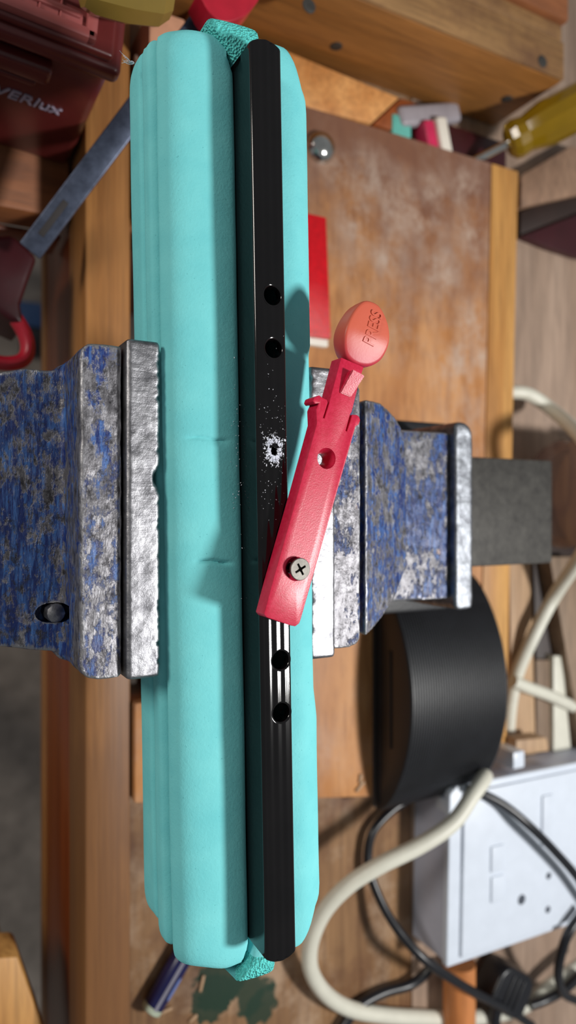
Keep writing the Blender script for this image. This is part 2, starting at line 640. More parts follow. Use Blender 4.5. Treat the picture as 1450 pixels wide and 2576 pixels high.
def text_mesh(body, size, depth, mat4, shear=0.0, bevel=0.0):
    c = bpy.data.curves.new('t', 'FONT')
    c.body = body
    c.size = size
    c.extrude = depth
    c.shear = shear
    c.bevel_depth = bevel
    c.bevel_resolution = 1
    c.align_x = 'CENTER'
    c.align_y = 'CENTER'
    o = bpy.data.objects.new('t', c)
    COL.objects.link(o)
    bpy.context.view_layer.update()
    me = bpy.data.meshes.new_from_object(o.evaluated_get(bpy.context.evaluated_depsgraph_get()))
    bpy.data.objects.remove(o)
    mb = MB()
    mb.bm.from_mesh(me)
    bpy.data.meshes.remove(me)
    mb.bm.transform(mat4)
    return mb


def xy(u, v, z):
    p = P(u, v, z)
    return (p.x, p.y)


def outline(pix, z):
    return [xy(u, v, z) for u, v in pix]


def smooth_loop(pts, k=4):
    q, m = [], len(pts)
    p = [Vector(a) for a in pts]
    for i in range(m):
        a, b, c, d = p[i - 1], p[i], p[(i + 1) % m], p[(i + 2) % m]
        for j in range(k):
            t = j / k
            q.append(0.5 * ((2 * b) + (c - a) * t + (2 * a - 5 * b + 4 * c - d) * t * t + (-a + 3 * b - 3 * c + d) * t ** 3))
    return q


def sstep(a, b, x):
    t = max(0.0, min(1.0, (x - a) / (b - a)))
    return t * t * (3 - 2 * t)


def arc_rect(x0, x1, y0, y1, rs, n=5):
    """Rectangle outline (ccw) with a corner radius per corner: x0y0, x1y0, x1y1, x0y1."""
    out = []
    for (cx, cy, sx, sy, a0), r in zip(((x0, y0, 1, 1, 180), (x1, y0, -1, 1, 270), (x1, y1, -1, -1, 0), (x0, y1, 1, -1, 90)), rs):
        for k in range(n + 1):
            a = math.radians(a0 + 90 * k / n)
            out.append((cx + sx * r + r * math.cos(a), cy + sy * r + r * math.sin(a)))
    return out


# ------------------------------------------------------------------ setting
fl = MB()
fl.box((-1500, -1500, -900), (1800, 1500, -870), 0)
fl.build('floor', M['concrete'], kind='structure')

# ------------------------------------------------------------------ workbench
bench = thing('workbench', (100, 0, -870), 'wooden workbench with a stained plank top, pine front edge and dark red apron', 'workbench')
MB().prism([(-10.4, -420), (163, -420), (163, 420), (-10.4, 420), (-10.4, 134), (2, 134), (2, -88), (-10.4, -88)], -20, 0, 0.6).build('top_board', M['bench'], bench)
MB().prism([(164, -420), (640, -420), (640, 420), (164, 420)], -20, -0.4, 0.6).build('top_board', M['tan_board'], bench)
MB().box((-31.5, -420, -22), (-10.6, 420, 15), 1.8).build('front_plank', M['dark_end_plank'], bench)
MB().box((-30.8, -420, -92), (-12, 420, -22.6), 1.2).build('apron', M['apron'], bench)
MB().box((-31.8, -420, -106), (-12, 420, -92.6), 1.2).build('apron_rail', M['plank'], bench)
for ly in (-380, 340):
    MB().box((180, ly, -870), (240, ly + 60, -20), 2).build('leg', M['apron'], bench)
    MB().box((540, ly, -870), (600, ly + 60, -20), 2).build('leg', M['apron'], bench)

# side bench under the toolbox
side = thing('side_bench', (-190, 280, -870), 'orange wooden side shelf under the maroon toolbox, left of the bench edge', 'shelf')
MB().box((-340, 141, -34), (-33, 430, -12), 1.5).build('shelf_board', M['redwood'], side)
MB().box((-340, 139, -60), (-33, 141.4, -34.5), 0.8).build('front_rail', M['apron'], side)
for lx in (-330, -80):
    MB().box((lx, 360, -870), (lx + 40, 400, -34), 2).build('leg', M['apron'], side)

# ------------------------------------------------------------------ vise mounting board
mb_base = (100, 20, 0)
board = thing('mounting_board', mb_base, 'scuffed plywood mounting board under the vise with dusty pale scrapes', 'board')
MB().prism([(-9.6, -134), (145, -159.5), (148, -150.5), (199, -150.5), (209.6, 211), (-9.6, 211), (-9.6, 134), (1, 134), (1, -88), (-9.6, -88)], 0.1, 18, 0.9).build('panel', M['ply'], board)
MB().prism([(199.6, -150.5), (221.5, -150.5), (232, 211), (210.2, 211)], 0.1, 18, 0.9).build('edge_strip', M['strip'], board)
pb = P(806, 372, 18)
MB().lathe((pb.x, pb.y, 18), (0, 0, 1), [(8.6, 0), (8.4, 0.8), (7.4, 3.0), (5.2, 4.9), (2.6, 5.8), (0, 6.1)], 32).build('carriage_bolt', M['chrome'], board)

# ------------------------------------------------------------------ bench vise
vise = thing('bench_vise', (40, 0, 18), 'old bench vise of chipped blue cast iron with battered steel jaws', 'vise')


def jaw_plate(x0, x1, y0, y1, notch):
    m = MB()
    m.box((x0, y0, 122), (x1, y1, 150), 0.9)
    o = m.build('jaw_plate', M['jaw'], vise)
    md = o.modifiers.new('r', 'REMESH')
    md.mode = 'VOXEL'
    md.voxel_size = 0.55 * S
    sm = o.modifiers.new('s', 'SMOOTH')
    sm.iterations = 3
    bpy.context.view_layer.update()
    apply_mods(o)
    b = Vector(o['base'])
    xf = x1 if notch > 0 else x0
    for v in o.data.vertices:
        q = v.co / S + b
        near = max(0, 1 - abs(q.x - xf) / 2.2) * sstep(144, 149, q.z)
        chip = max(0.0, noise.noise(Vector((q.x * 0.05, q.y * 0.62, 3.0)))) * 0.9 + max(0, noise.noise(Vector((0, q.y * 0.21, 9.0)))) * 0.5
        big = 2.2 * math.exp(-((q.y - 9.5) / 2.1) ** 2) if notch > 0 else 0
        q.x -= notch * near * (chip + big * 0.7)
        q.z -= near * (chip * 0.8 + big)
        q.z += 0.10 * noise.noise(q * 0.3) + 0.05 * noise.noise(q * 1.1)
        v.co = (q - b) * S
    o.data.shade_smooth()
    return o


jaw_plate(-49.3, -39.8, -45.6, 47.0, 1)
jaw_plate(7.6, 17.0, -45.6, 45.0, -1)

# moving jaw: jaw casting plus lower body
mj = MB()
mj.prism(arc_rect(-61, -49.9, -45, 45.4, (4, 0.5, 0.5, 3.5)), 96, 147, 0)
mj.prism([(-112, -32), (-78, -38.5), (-66, -40.5), (-55, -41.5), (-55, 41.8), (-66, 41.2), (-72, 41.4), (-80, 39.6), (-112, 33)],
         40, lambda x, y: 125.5 + 0.16 * (x + 58), 0)
mj.prism(arc_rect(-63.5, -57, -43.6, 43.6, (3, 1, 1, 3)), 90, 124, 0)
o = mj.build('moving_jaw', M['paint'], vise)
cast(o, 0.75, 5, 0.35)
pbolt = P(133, 1541, 124)
cut(o, MB().prism([(pbolt.x + 1.0 + 4.6 * math.cos(a) + (-1.4 if math.cos(a) < 0 else 0), pbolt.y + 3.0 * math.sin(a)) for a in [2 * math.pi * k / 20 for k in range(20)]], 118.5, 132, 0), sharp=60)
mbolt = MB()
mbolt.lathe((pbolt.x + 0.3, pbolt.y, 118), (0.05, 0, 1), [(3.0, 0), (3.0, 6.6), (2.6, 7.8), (1.4, 8.4), (0, 8.5)], 12)
for v in mbolt.bm.verts:
    v.co += Vector((noise.noise(v.co * 0.9), noise.noise(v.co * 0.9 + Vector((5, 0, 0))), noise.noise(v.co * 0.9 + Vector((0, 5, 0))))) * 0.4
mbolt.build('jaw_bolt', M['jaw'], vise)

# fixed jaw: jaw casting, shield-shaped shoulder, neck and rear flange
fj = MB()
fj.prism(arc_rect(17.5, 28.6, -43.5, 43.0, (0.5, 4, 5, 3)), 96, 147, 0)
sh = outline([(905, 1008), (960, 1012), (1010, 1045), (1042, 1088), (1052, 1150), (1054, 1380), (1048, 1435), (1015, 1500), (965, 1555), (905, 1600)], 134)
fj.prism(sh, 60, lambda x, y: 141 - 0.40 * (x - 28), 0)
o = fj.build('fixed_jaw', M['paint'], vise)
cast(o, 0.75, 5, 0.35)
nk = MB()
nk.prism([(46, -34.5), (94, -35.5), (94, 32.5), (46, 32.5)], 30, 114, 0)

o = nk.build('rear_body', M['paint_worn'], vise)
cast(o, 0.8, 4, 0.3)
rf = MB()
rf.prism(arc_rect(93.8, 103.2, -39.8, 36.6, (2, 2, 6, 2)), 30, 117.8, 0)
o = rf.build('rear_flange', M['flange'], vise)
cast(o, 0.8, 3, 0.35)
lb = MB()
lb.prism(arc_rect(40, 121, -45, 41, (5, 3, 3, 5)), 24, 84, 1.5)
lb.build('recess_shadow_block', M['black'], vise)  # black block added so the recess beside the neck reads as shadow
MB().box((-84, -24.8, 66), (175, 25, 95), 1.2).build('slide_bar', M['bar'], vise)
MB().box((12, -36, 18.1), (92, 36, 60), 3).build('base', M['paint'], vise)

# ------------------------------------------------------------------ foam block
ROT = math.radians(1.1)
PIV = Vector((-15, 0, 0))


def rot(p):
    d = Vector(p) - PIV
    c, s = math.cos(ROT), math.sin(ROT)
    return Vector((PIV.x + d.x * c - d.y * s, PIV.y + d.x * s + d.y * c, d.z))


ctrl = [(-37, 117.5), (-40, 119.5), (-41.3, 124), (-41.4, 130), (-40.9, 133.7), (-37.0, 135.0), (-41.1, 136.4), (-41.6, 140), (-41.0, 143.4),
        (-36.6, 144.9), (-40.3, 146.4), (-40.0, 149), (-38.4, 151.6), (-35.5, 153.6), (-31.5, 154.9), (-27, 155.5), (-23, 155.5), (-20.6, 155.1),
        (-19.75, 154.0), (-19.6, 150.5), (-19.55, 147.2), (-19.0, 146.6), (-18.3, 147.2), (-18.2, 149.5), (-17.9, 152), (-17.0, 153.3), (-15, 154.0),
        (-13, 153.5), (-12.0, 152), (-11.7, 149.5), (-11.6, 147.2), (-10.9, 146.6), (-10.35, 147.2), (-10.25, 150.5), (-10.15, 154.4), (-9.5, 155.6),
        (-7, 156.3), (-3, 156.4), (1, 155.5), (4.5, 153.2), (6.9, 149.5), (8.0, 144), (8.4, 136), (8.0, 126), (6.5, 120), (3, 117.5), (-10, 116.5), (-24, 116.5)]
ctrl = [(a + 2.1 + (0.6 if a < -30 else 0) - (0.8 if a > 0 else 0), b) for a, b in ctrl]
prof = smooth_loop([(a, b, 0) for a, b in ctrl], 3)
NP = len(prof)
YR = [-1, -0.995, -0.985, -0.97]
y = -0.955
while y < 0.955:
    YR.append(y)
    yy = y * 130
    y += 0.0035 if (abs(yy - 20.5) < 3 or abs(yy + 14) < 3) else 0.012
YR += [0.955, 0.97, 0.985, 0.995, 1]
fb = bmesh.new()
ff_center = (25 * 3 - 8, 29 * 3)
rows = []
for t in YR:
    ring = []
    at = abs(t)
    for i, p in enumerate(prof):
        x, z = p.x, p.y
        core = sstep(-17.4, -16.4, x) * (1 - sstep(-9.5, -8.5, x)) if z > 140 else 0.0
        if t > 0:
            lim = 134.2 + 2.4 * sstep(141, 134, z) * (x < -30) + core * 3.5 + 2.0 * sstep(-9, -6, x)
        else:
            lim = 126.6 + 2.6 * sstep(-37, -23, x) - 2.3 * sstep(147, 144, z) * (x < -30) - 2.6 * sstep(137, 135, z) * (x < -30) + core * 3.5
        lim += 1.2 * noise.noise(Vector((x * 0.09, z * 0.09, 3 if t > 0 else 7)))
        if z > 140:
            lim -= 10.0 * sstep(-2, 9.5, x) ** 1.5
        yv = t * lim
        # rounded end edges
        q = max(0.0, (at - 0.955) / 0.045)
        shrink = (1 - math.sqrt(max(0.0, 1 - q * q))) * 2.3
        if p.x < -34 and p.y < 147:
            shrink *= 0.6
        cx, cz = -16.5, 136
        dx, dz = x - cx, z - cz
        L = math.hypot(dx, dz)
        if core < 0.5:
            x -= dx / L * shrink
            z -= dz / L * shrink
        else:
            z -= shrink * 0.8
            z += 4.0 * sstep(122, 129, abs(yv)) * sstep(149.3, 152, p.y)
        # groove mouth flares open past the end of the channel
        ex = sstep(124, 134, abs(yv))
        if -19.9 < p.x < -11.9 and p.y > 140:
            x -= 9.0 * sstep(123.5, 137, abs(yv)) * (1 - sstep(-15.4, -11.9, p.x)) * (0.5 if p.x < -18.4 else 1) * (1.0 if t > 0 else 0.85)
        # slight bulge clear of the fixed jaw
        if p.x > 3 and p.y < 153:
            x += 0.6 * sstep(47.5, 50.5, abs(yv))
        # surface unevenness and the two pressed marks
        z += 0.22 * noise.noise(Vector((x * 0.06, yv * 0.05, 1))) + 0.05 * noise.noise(Vector((x * 0.5, yv * 0.5, 2)))
        x += 0.25 * noise.noise(Vector((z * 0.12, yv * 0.03, 5)))
        if p.y > 153 and p.x < -17.8:
            for my, x0, x1, dep in ((20.5, -34, -20.5, 0.7), (-13.8, -32.0, -20.5, 1.15)):
                wv = my + 0.5 * math.sin((x - x0) * 0.45)
                z -= dep * math.exp(-((yv - wv) / 0.5) ** 2) * sstep(x0, x0 + 3, x) * (1 - sstep(x1 - 3, x1, x))
        w = rot((x, yv, z))
        kj = 1 - sstep(47.6, 50 if w.x < 0 else 64, abs(w.y))
        w.x += (max(-39.65, min(7.2, w.x)) - w.x) * kj
        ring.append(fb.verts.new(w))
    rows.append(ring)
for A, B in zip(rows, rows[1:]):
    for k in range(NP):
        fb.faces.new((A[k], A[(k + 1) % NP], B[(k + 1) % NP], B[k]))
fb.faces.new(rows[0])
fb.faces.new(rows[-1][::-1])
bmesh.ops.recalc_face_normals(fb, faces=fb.faces)
foam = thing('foam_block', (-15, 0, 116), 'turquoise foam block clamped upright between the vise jaws, grooved for the black channel', 'foam')
m = MB()
m.add(fb)
fo = m.build('foam_body', M['foam'], foam, sharp=60)
# rough cut ends of the foam tongue
fo.data.materials.append(M['foam_cut'])
for pl in fo.data.polygons:
    if pl.index < (len(YR) - 1) * NP:
        r_, k_ = divmod(pl.index, NP)
        pc = prof[k_]
        if pc.y > 149 and -16.5 < pc.x < -8.9 and (YR[r_] > 0.925 or YR[r_] < -0.965):
            pl.material_index = 1

# ------------------------------------------------------------------ black channel
CX = -12.8                      # centre line
prof_t = []
for k in range(49):             # wavy pressed top
    x = -4.0 + 8.0 * k / 48
    prof_t.append((x, 166.0 - 0.008 * x * x + 0.05 * math.cos(2 * math.pi * x / 2.55) * (1 - (abs(x) / 4.0) ** 4)))


def arc(cx, cz, r, a0, a1, n):
    return [(cx + r * math.cos(math.radians(a0 + (a1 - a0) * k / n)), cz + r * math.sin(math.radians(a0 + (a1 - a0) * k / n))) for k in range(n + 1)]


outer = arc(-3.75, 164.88, 1.0, 180, 92, 6) + prof_t[2:-2] + arc(3.75, 164.88, 1.0, 88, 0, 6)
loop = [(-4.75, 147.4)] + outer + [(4.75, 147.4), (3.65, 147.4), (3.65, 164.2), (-3.65, 164.2), (-3.65, 147.4)]
tb = bmesh.new()
tr = []
ys = [-122.0, -121.7, -120.9] + [-120 + 240 * k / 40 for k in range(41)] + [123, 126.2, 126.7, 126.9]
for i, yv in enumerate(ys):
    ring = []
    for x, z in loop:
        crown = 1.6 * (1 - (x / 4.75) ** 2) if z > 160 else 0
        w = yv + (crown * (1 if yv > 0 else -1) if i in (0, 1, len(ys) - 1, len(ys) - 2, len(ys) - 3) else 0)
        ring.append(tb.verts.new(rot((CX + x, w, z))))
    tr.append(ring)
n = len(loop)
for A, B in zip(tr, tr[1:]):
    for k in range(n):
        tb.faces.new((A[k], A[(k + 1) % n], B[(k + 1) % n], B[k]))
tb.faces.new(tr[0])
tb.faces.new(tr[-1][::-1])
bmesh.ops.recalc_face_normals(tb, faces=tb.faces)
chan = thing('channel', (CX, 0, 147), 'glossy black channel strip with punched holes, pressed along the turquoise foam', 'channel')
m = MB()
m.add(tb)
ch = m.build('channel_body', M['tube'], chan, sharp=32)
holes = []
for u, v, r in ((687, 743, 2.45), (690, 876, 2.45), (707, 1661, 2.45), (709, 1793, 2.45)):
    p = P(u, v, 166)
    holes.append((p, r))
drill = P(687, 1135, 166)
cut(ch, *[MB().lathe((p.x, p.y, 160), (0, 0, 1), [(0, 0), (r + 0.62, 0), (r + 0.62, 12), (0, 12)], 40) for p, r in holes],
    MB().lathe((drill.x, drill.y, 160), (0, 0, 1), [(0, 0), (1.15, 0), (1.15, 12), (0, 12)], 24), sharp=32)
for p, r in holes:
    MB().lathe((p.x, p.y, 166.02), (0, 0, 1), [(r + 0.66, 0.0), (r + 0.45, -0.03), (r + 0.25, -0.14), (r + 0.1, -0.32), (r, -0.65), (r, -2.6)], 40).build('hole_rim', M['tube'], chan)

# shavings round the drilled hole: nobody could count them
chips = bmesh.new()


def chip(p, size, curl=False):
    n = 3 if not curl else 5
    a = random.random() * 6.283
    d = Vector((math.cos(a), math.sin(a), 0))
    s = Vector((-d.y, d.x, 0)) * size * random.uniform(0.15, 0.4)
    pr = []
    for k in range(n):
        t = k / (n - 1)
        q = p + d * size * (t - 0.5) + s * (2.2 * math.sin(t * 3.1) if curl else 0)
        h = Vector((0, 0, size * (0.12 + 0.35 * random.random())))
        pr.append((chips.verts.new(q - s * (1 - abs(t - 0.5))), chips.verts.new(q + s * (1 - abs(t - 0.5)) + h * 0.2), chips.verts.new(q + h)))
    for A, B in zip(pr, pr[1:]):
        for k in range(3):
            chips.faces.new((A[k], A[(k + 1) % 3], B[(k + 1) % 3], B[k]))
    chips.faces.new(pr[0])
    chips.faces.new(pr[-1][::-1])


for k in range(430):
    a = random.random() * 6.283
    r = 1.2 + abs(random.gauss(0, 1.0)) + (0.7 if math.sin(a) > 0.4 else 0)
    x, yv = drill.x + 0.25 + r * math.cos(a) * 0.92, drill.y + r * math.sin(a) * 1.25
    if abs((Vector((x, yv, 0)) - Vector(rot((CX, yv, 0)))).x) < 4.3:
        chip(Vector((x, yv, 166.03 + max(0, 0.9 - r * 0.2) * random.random() * 0.5)), random.uniform(0.15, 0.75), random.random() < 0.3)
for k in range(150):
    x, yv = random.uniform(-4.2, 4.2), drill.y + random.gauss(0, 10)
    q = rot((CX + x, yv, 0))
    chip(Vector((q.x, q.y, 166.03)), random.uniform(0.07, 0.32))
for k in range(40):
    q = rot((CX - 4.95 - abs(random.gauss(0, 1.6)), random.gauss(12, 14), 0))
    chip(Vector((q.x, q.y, 155.5)), random.uniform(0.12, 0.4))
m = MB()
m.add(chips)
tag(m.build('plastic_shavings', M['shaving'], loc=(drill.x, drill.y, 166), flat=True), 'white plastic shavings strewn round the small drilled hole in the black channel', 'shavings', kind='stuff')

# ------------------------------------------------------------------ red lever
ZT, TH = 171.4, 5.1
lev_base = tuple(P(735, 1400, ZT - TH))
lever = thing('release_lever', lev_base, 'crimson plastic release lever with an egg-shaped press pad, lying across the black channel', 'lever')
K = 0.34936
L0 = (600, 720)


def lp(*pts):
    return [xy(L0[0] + a * K, L0[1] + b * K, ZT) for a, b in pts]


body = lp((186, 2362), (205, 2385), (380, 2444), (412, 2450), (440, 2428), (452, 2395), (846, 1010), (868, 996), (880, 965), (872, 940), (855, 926),
          (822, 924), (812, 960), (783, 1046), (775, 1040), (806, 925), (818, 905), (880, 655), (905, 582), (742, 512), (668, 790), (655, 848),
          (622, 952), (612, 948), (646, 838), (640, 818), (604, 800), (584, 784), (548, 800), (538, 828), (552, 846), (582, 842), (562, 885), (566, 990), (427, 1500), (248, 2130))
lb_ = MB()
lb_.prism(body, ZT - TH, ZT, 0.42, 2)
lo = lb_.build('lever_body', M['lever'], lever, sharp=40)
hc = P(600 + 636 * K, 720 + 1240 * K, ZT)
sc = P(600 + 420 * K, 720 + 2035 * K, ZT)
cut(lo, MB().lathe((hc.x, hc.y, ZT - 8), (0, 0, 1), [(0, 0), (1.55, 0), (1.55, 4.6), (2.75, 7.2), (2.95, 8.0), (3.0, 10), (0, 10)], 36),
    MB().lathe((sc.x - 0.2, sc.y, ZT - 8), (0, 0, 1), [(0, 0), (1.6, 0), (1.6, 5.4), (3.3, 8.0), (3.4, 10), (0, 10)], 36), sharp=30)
# flange along the left side and catch block on the tongue
cb = bmesh.new()
A = [Vector((*q, 0)) for q in lp((728, 768), (806, 800), (876, 655), (790, 610))]
lowz, hi0, hi1 = ZT - 0.2, ZT + 0.5, ZT + 2.6
vb = [cb.verts.new((a.x, a.y, lowz)) for a in A]
vt = [cb.verts.new((a.x, a.y, h)) for a, h in zip(A, (hi0, hi0, hi1, hi1))]
cb.faces.new(vt)
cb.faces.new(vb[::-1])
for i in range(4):
    cb.faces.new((vb[i], vb[(i + 1) % 4], vt[(i + 1) % 4], vt[i]))
bmesh.ops.recalc_face_normals(cb, faces=cb.faces)
bmesh.ops.bevel(cb, geom=list(cb.edges), offset=0.22, segments=2, affect='EDGES')
m = MB()
m.add(cb)
m.build('catch_block', M['lever'], lever)
# press pad: an egg-shaped button, domed towards the tongue
egg = [(905, 112), (990, 150), (1045, 250), (1066, 350), (1060, 450), (1025, 535), (960, 572), (890, 570), (830, 545), (775, 492), (748, 400), (752, 310), (790, 215), (845, 140)]
ring0 = smooth_loop([(*q, 0) for q in lp(*egg)], 4)
ec = sum(ring0, Vector()) / len(ring0)
pd = bmesh.new()
axis = (Vector((*lp((905, 112))[0], 0)) - Vector((*lp((860, 560))[0], 0))).normalized()
side_ax = Vector((axis.y, -axis.x, 0))
layers = []
for sc_, dz in ((0.80, -7.6), (0.93, -7.3), (0.985, -6.0), (1.0, -4.0), (1.0, -1.2), (0.985, -0.45), (0.95, -0.1), (0.88, 0.0), (0.6, 0.12), (0.3, 0.16)):
    ring = []
    for p in ring0:
        q = ec + (p - ec) * sc_
        h = (q - ec).dot(axis)
        drop = 2.4 * sstep(1.5, -9.5, h) if dz > -3 else 0.0     # the top curves down towards the tongue
        ring.append(pd.verts.new((q.x, q.y, ZT + 2.0 + dz - drop)))
    layers.append(ring)
n = len(ring0)
for A, B in zip(layers, layers[1:]):
    for k in range(n):
        pd.faces.new((A[k], A[(k + 1) % n], B[(k + 1) % n], B[k]))
c = pd.verts.new((ec.x, ec.y, ZT + 2.18))
for k in range(n):
    pd.faces.new((layers[-1][k], layers[-1][(k + 1) % n], c))
pd.faces.new(layers[0][::-1])
bmesh.ops.recalc_face_normals(pd, faces=pd.faces)
pad_org = Vector((*lp((865, 575))[0], ZT))
m = MB()
m.add(pd)
pad = m.build('press_pad', M['pad'], lever, sharp=50)
# object coordinates of the pad run along its own length (for its painted glow gradient)
rotm = Matrix((side_ax, axis, Vector((0, 0, 1)))).transposed().to_4x4()
loc_l = Matrix.Translation((pad_org - Vector(lev_base)) * S) @ rotm
pad.data.transform(loc_l.inverted())
pad.matrix_local = loc_l
pad['label'] = 'salmon pad embossed PRESS'
# embossed word PRESS
a0, a1 = [Vector((*q, 0)) for q in lp((915, 430), (975, 200))]
up_dir = Vector((*lp((900, 300))[0], 0)) - Vector((*lp((1000, 340))[0], 0))
rd = (a1 - a0).normalized()
ud = Vector((-rd.y, rd.x, 0))
if ud.dot(up_dir) < 0:
    ud = -ud
mid = (a0 + a1) / 2
f = Matrix((rd, ud, rd.cross(ud))).transposed().to_4x4()
ln = (a1 - a0).length
tm = text_mesh('PRESS', 5.5, 0.10, Matrix.Translation((mid.x, mid.y, ZT + 2.27)) @ f @ Matrix.Diagonal((0.72, 1.0, 1, 1)), shear=0.0, bevel=0.07)
for v in tm.bm.verts:
    h = (Vector((v.co.x, v.co.y, 0)) - ec).dot(axis)
    v.co.z -= 2.4 * sstep(1.5, -9.5, h)
xs = [v.co.dot(rd) for v in tm.bm.verts]
k = ln / (max(xs) - min(xs))
lt = tm.build('lettering', M['pad'], pad, loc=tuple(pad_org))
lt.data.transform(rotm.inverted())
lt.location = (0, 0, 0)

# screw standing in the lower hole of the lever
scr = thing('screw', (sc.x, sc.y, 160), 'silver cross-head screw standing in the lower hole of the crimson lever', 'screw')
tz = ZT + 1.9
sx, sy = sc.x + 0.15, sc.y
m = MB()
m.lathe((sx, sy, 0), (0, 0, 1), [(0, 161.5), (0.6, 162), (1.35, 164), (1.35, tz - 3.0), (2.95, tz - 0.75), (3.05, tz - 0.35), (2.98, tz - 0.08), (2.85, tz), (0, tz + 0.02)], 40)
so = m.build('screw_head', M['screw'], scr, sharp=30)
cr = [MB(), MB()]
for k in (0, 1):
    a = math.radians(28 + 90 * k)
    R = Matrix.Translation((sx, sy, tz)) @ Matrix.Rotation(a, 4, 'Z')
    cr[k].prism([(-1.75, -0.32), (1.75, -0.32), (1.75, 0.32), (-1.75, 0.32)], -1.5, 0.6, 0, mat=R)
cut(so, *cr, MB().prism([(sx - 0.75, sy), (sx, sy - 0.75), (sx + 0.75, sy), (sx, sy + 0.75)], tz - 1.6, tz + 0.6, 0), sharp=30)

# ------------------------------------------------------------------ things on the mounting board
r1, r2 = P(822, 546, 25), P(834, 852, 25)
refl = thing('reflector', (70, 120, 18), 'red rectangular reflector on a white base, half hidden by the foam on the plywood', 'reflector')
MB().prism([(48, r2.y - 3), (r2.x + 0.5, r2.y - 3.6), (r1.x + 0.5, r1.y + 1), (48, r1.y + 1)], 18.1, 21.5, 0.8).build('white_base', M['offwhite'], refl)
ln_ = MB()
ln_.prism([(50, r2.y), (r2.x, r2.y), (r1.x, r1.y), (50, r1.y)], 21.6, 25, 0.8)
ln_.build('red_lens', M['lens'], refl)

# rubber sanding block
sb_x0, sb_x1, sb_yc = 124.5, 191.5, -99.5
sand = thing('sanding_block', (158, sb_yc, 18), 'black rubber hand sanding block with a ribbed curved top', 'sanding block')
bm = bmesh.new()
NS, NX = 48, 160
top = []
for j in range(NX + 1):
    x = sb_x0 + (sb_x1 - sb_x0) * j / NX
    e = max(0, 1 - min(j, NX - j) / 3.0)
    rib = -0.42 if (j % 4 in (0, 1)) and 4 < j < NX - 4 else 0.0
    row = []
    for k in range(NS + 1):
        yy = -62.5 + 125 * k / NS
        h = 4.5 + 27.5 * (1 - (yy / 62.5) ** 2) ** 0.8
        row.append(bm.verts.new((x, sb_yc + yy, 18.1 + h - e * e * 1.2 + rib)))
    top.append(row)
for A, B in zip(top, top[1:]):
    for k in range(NS):
        bm.faces.new((A[k], A[k + 1], B[k + 1], B[k]))
low = [[bm.verts.new((x, sb_yc - 62.5 + 125 * k / NS, 18.1)) for k in range(NS + 1)] for x in (sb_x0, sb_x1)]
for R, Lw in ((top[0], low[0]), (top[-1], low[1])):
    for k in range(NS):
        bm.faces.new((R[k], R[k + 1], Lw[k + 1], Lw[k]))
bmesh.ops.recalc_face_normals(bm, faces=bm.faces)
m = MB()
m.add(bm)
m.build('grip', M['black'], sand, sharp=40)
sl = MB()
sl.box((sb_x0 - 0.7, sb_yc - 58, 18.1), (sb_x0 + 0.5, sb_yc + 58, 22.5), 0.4)
sl.build('paper_clip_lip', M['black'], sand)
MB().box((sb_x0 - 1.2, sb_yc - 26, 31), (sb_x0 + 0.4, sb_yc + 26, 33), 0.4).build('slot_lip', M['black'], sand)
MB().box((sb_x0 - 2.2, sb_yc - 61, 18.1), (sb_x0 - 1.2, sb_yc + 61, 20.6), 0.3).build('sandpaper_edge', M['grime'], sand)

# ------------------------------------------------------------------ socket box
so_b = thing('socket_box', (205, -190, 0), 'white surface-mounted socket box with two rocker switches and round pin holes', 'socket box')
a_, b_, c_, d_ = P(1139, 1985, 34), P(1131, 2441, 34), P(1450, 2330, 34), P(1450, 1921, 34)
ex = ((d_ - a_) + (c_ - b_)).normalized()
ey = (a_ - b_).normalized()
org = b_
W, Hh = 150.0, (a_ - b_).length


def sp(s, t):
    q = org + ex * s + ey * t
    return (q.x, q.y)


MB().prism([sp(1.2, 1.2), sp(W - 1.2, 1.2), sp(W - 1.2, Hh - 1.2), sp(1.2, Hh - 1.2)], 0.1, 28, 0.8).build('back_box', M['white_dull'], so_b)
MB().prism([sp(0, 0), sp(W, 0), sp(W, Hh), sp(0, Hh)], 28.3, 32, 1.0, 3).build('face_plate', M['white'], so_b)
MB().prism([sp(9, 4), sp(W - 9, 4), sp(W - 9, Hh - 4), sp(9, Hh - 4)], 32, 34, 0.7, 3).build('raised_panel', M['white'], so_b)


def near(u, v):
    q = P(u, v, 34.5)
    d = Vector((q.x, q.y, 0)) - Vector((org.x, org.y, 0))
    return d.dot(ex), d.dot(ey)


for u, v in ((1253, 2158), (1253, 2234)):
    s, t = near(u, v)
    k = MB()
    k.prism([sp(s - 5, t - 7.4), sp(s + 5, t - 7.4), sp(s + 5, t + 7.4), sp(s - 5, t + 7.4)], 34, lambda x, y: 35.2, 0.8, 3)
    k.build('rocker_switch', M['white'], so_b)
s, t = near(1380, 2060)
MB().prism([sp(s - 5, t - 15), sp(s + 4, t - 15), sp(s + 4, t + 15), sp(s - 5, t + 15)], 34, 35.3, 0.8, 3).build('rocker_switch', M['white'], so_b)
for u, v, r in ((1313, 2263, 3.0), (1381, 2203, 2.1), (1379, 2288, 2.1)):
    q = P(u, v, 34)
    MB().lathe((q.x, q.y, 33.9), (0, 0, 1), [(0, 0.25), (r * 0.92, 0.25), (r, 0.2), (r, 0)], 24).build('pin_hole', M['hole'], so_b)
q = P(1288, 1930, 30)
MB().box((q.x - 4.5, q.y + 1, 0.1), (q.x + 4.5, q.y + 11, 36), 1.0).build('conduit_clip', M['white'], so_b)
q = P(1128, 2030, 28)
MB().box((q.x - 2.4, q.y - 3, 20), (q.x + 1.5, q.y + 5, 31), 0.8).build('cover_clip', M['white'], so_b)

# ------------------------------------------------------------------ cables


def cable(pts, r, mat, n=12):
    return MB().tube([P(*p) for p in pts], r, n, smooth=8), mat


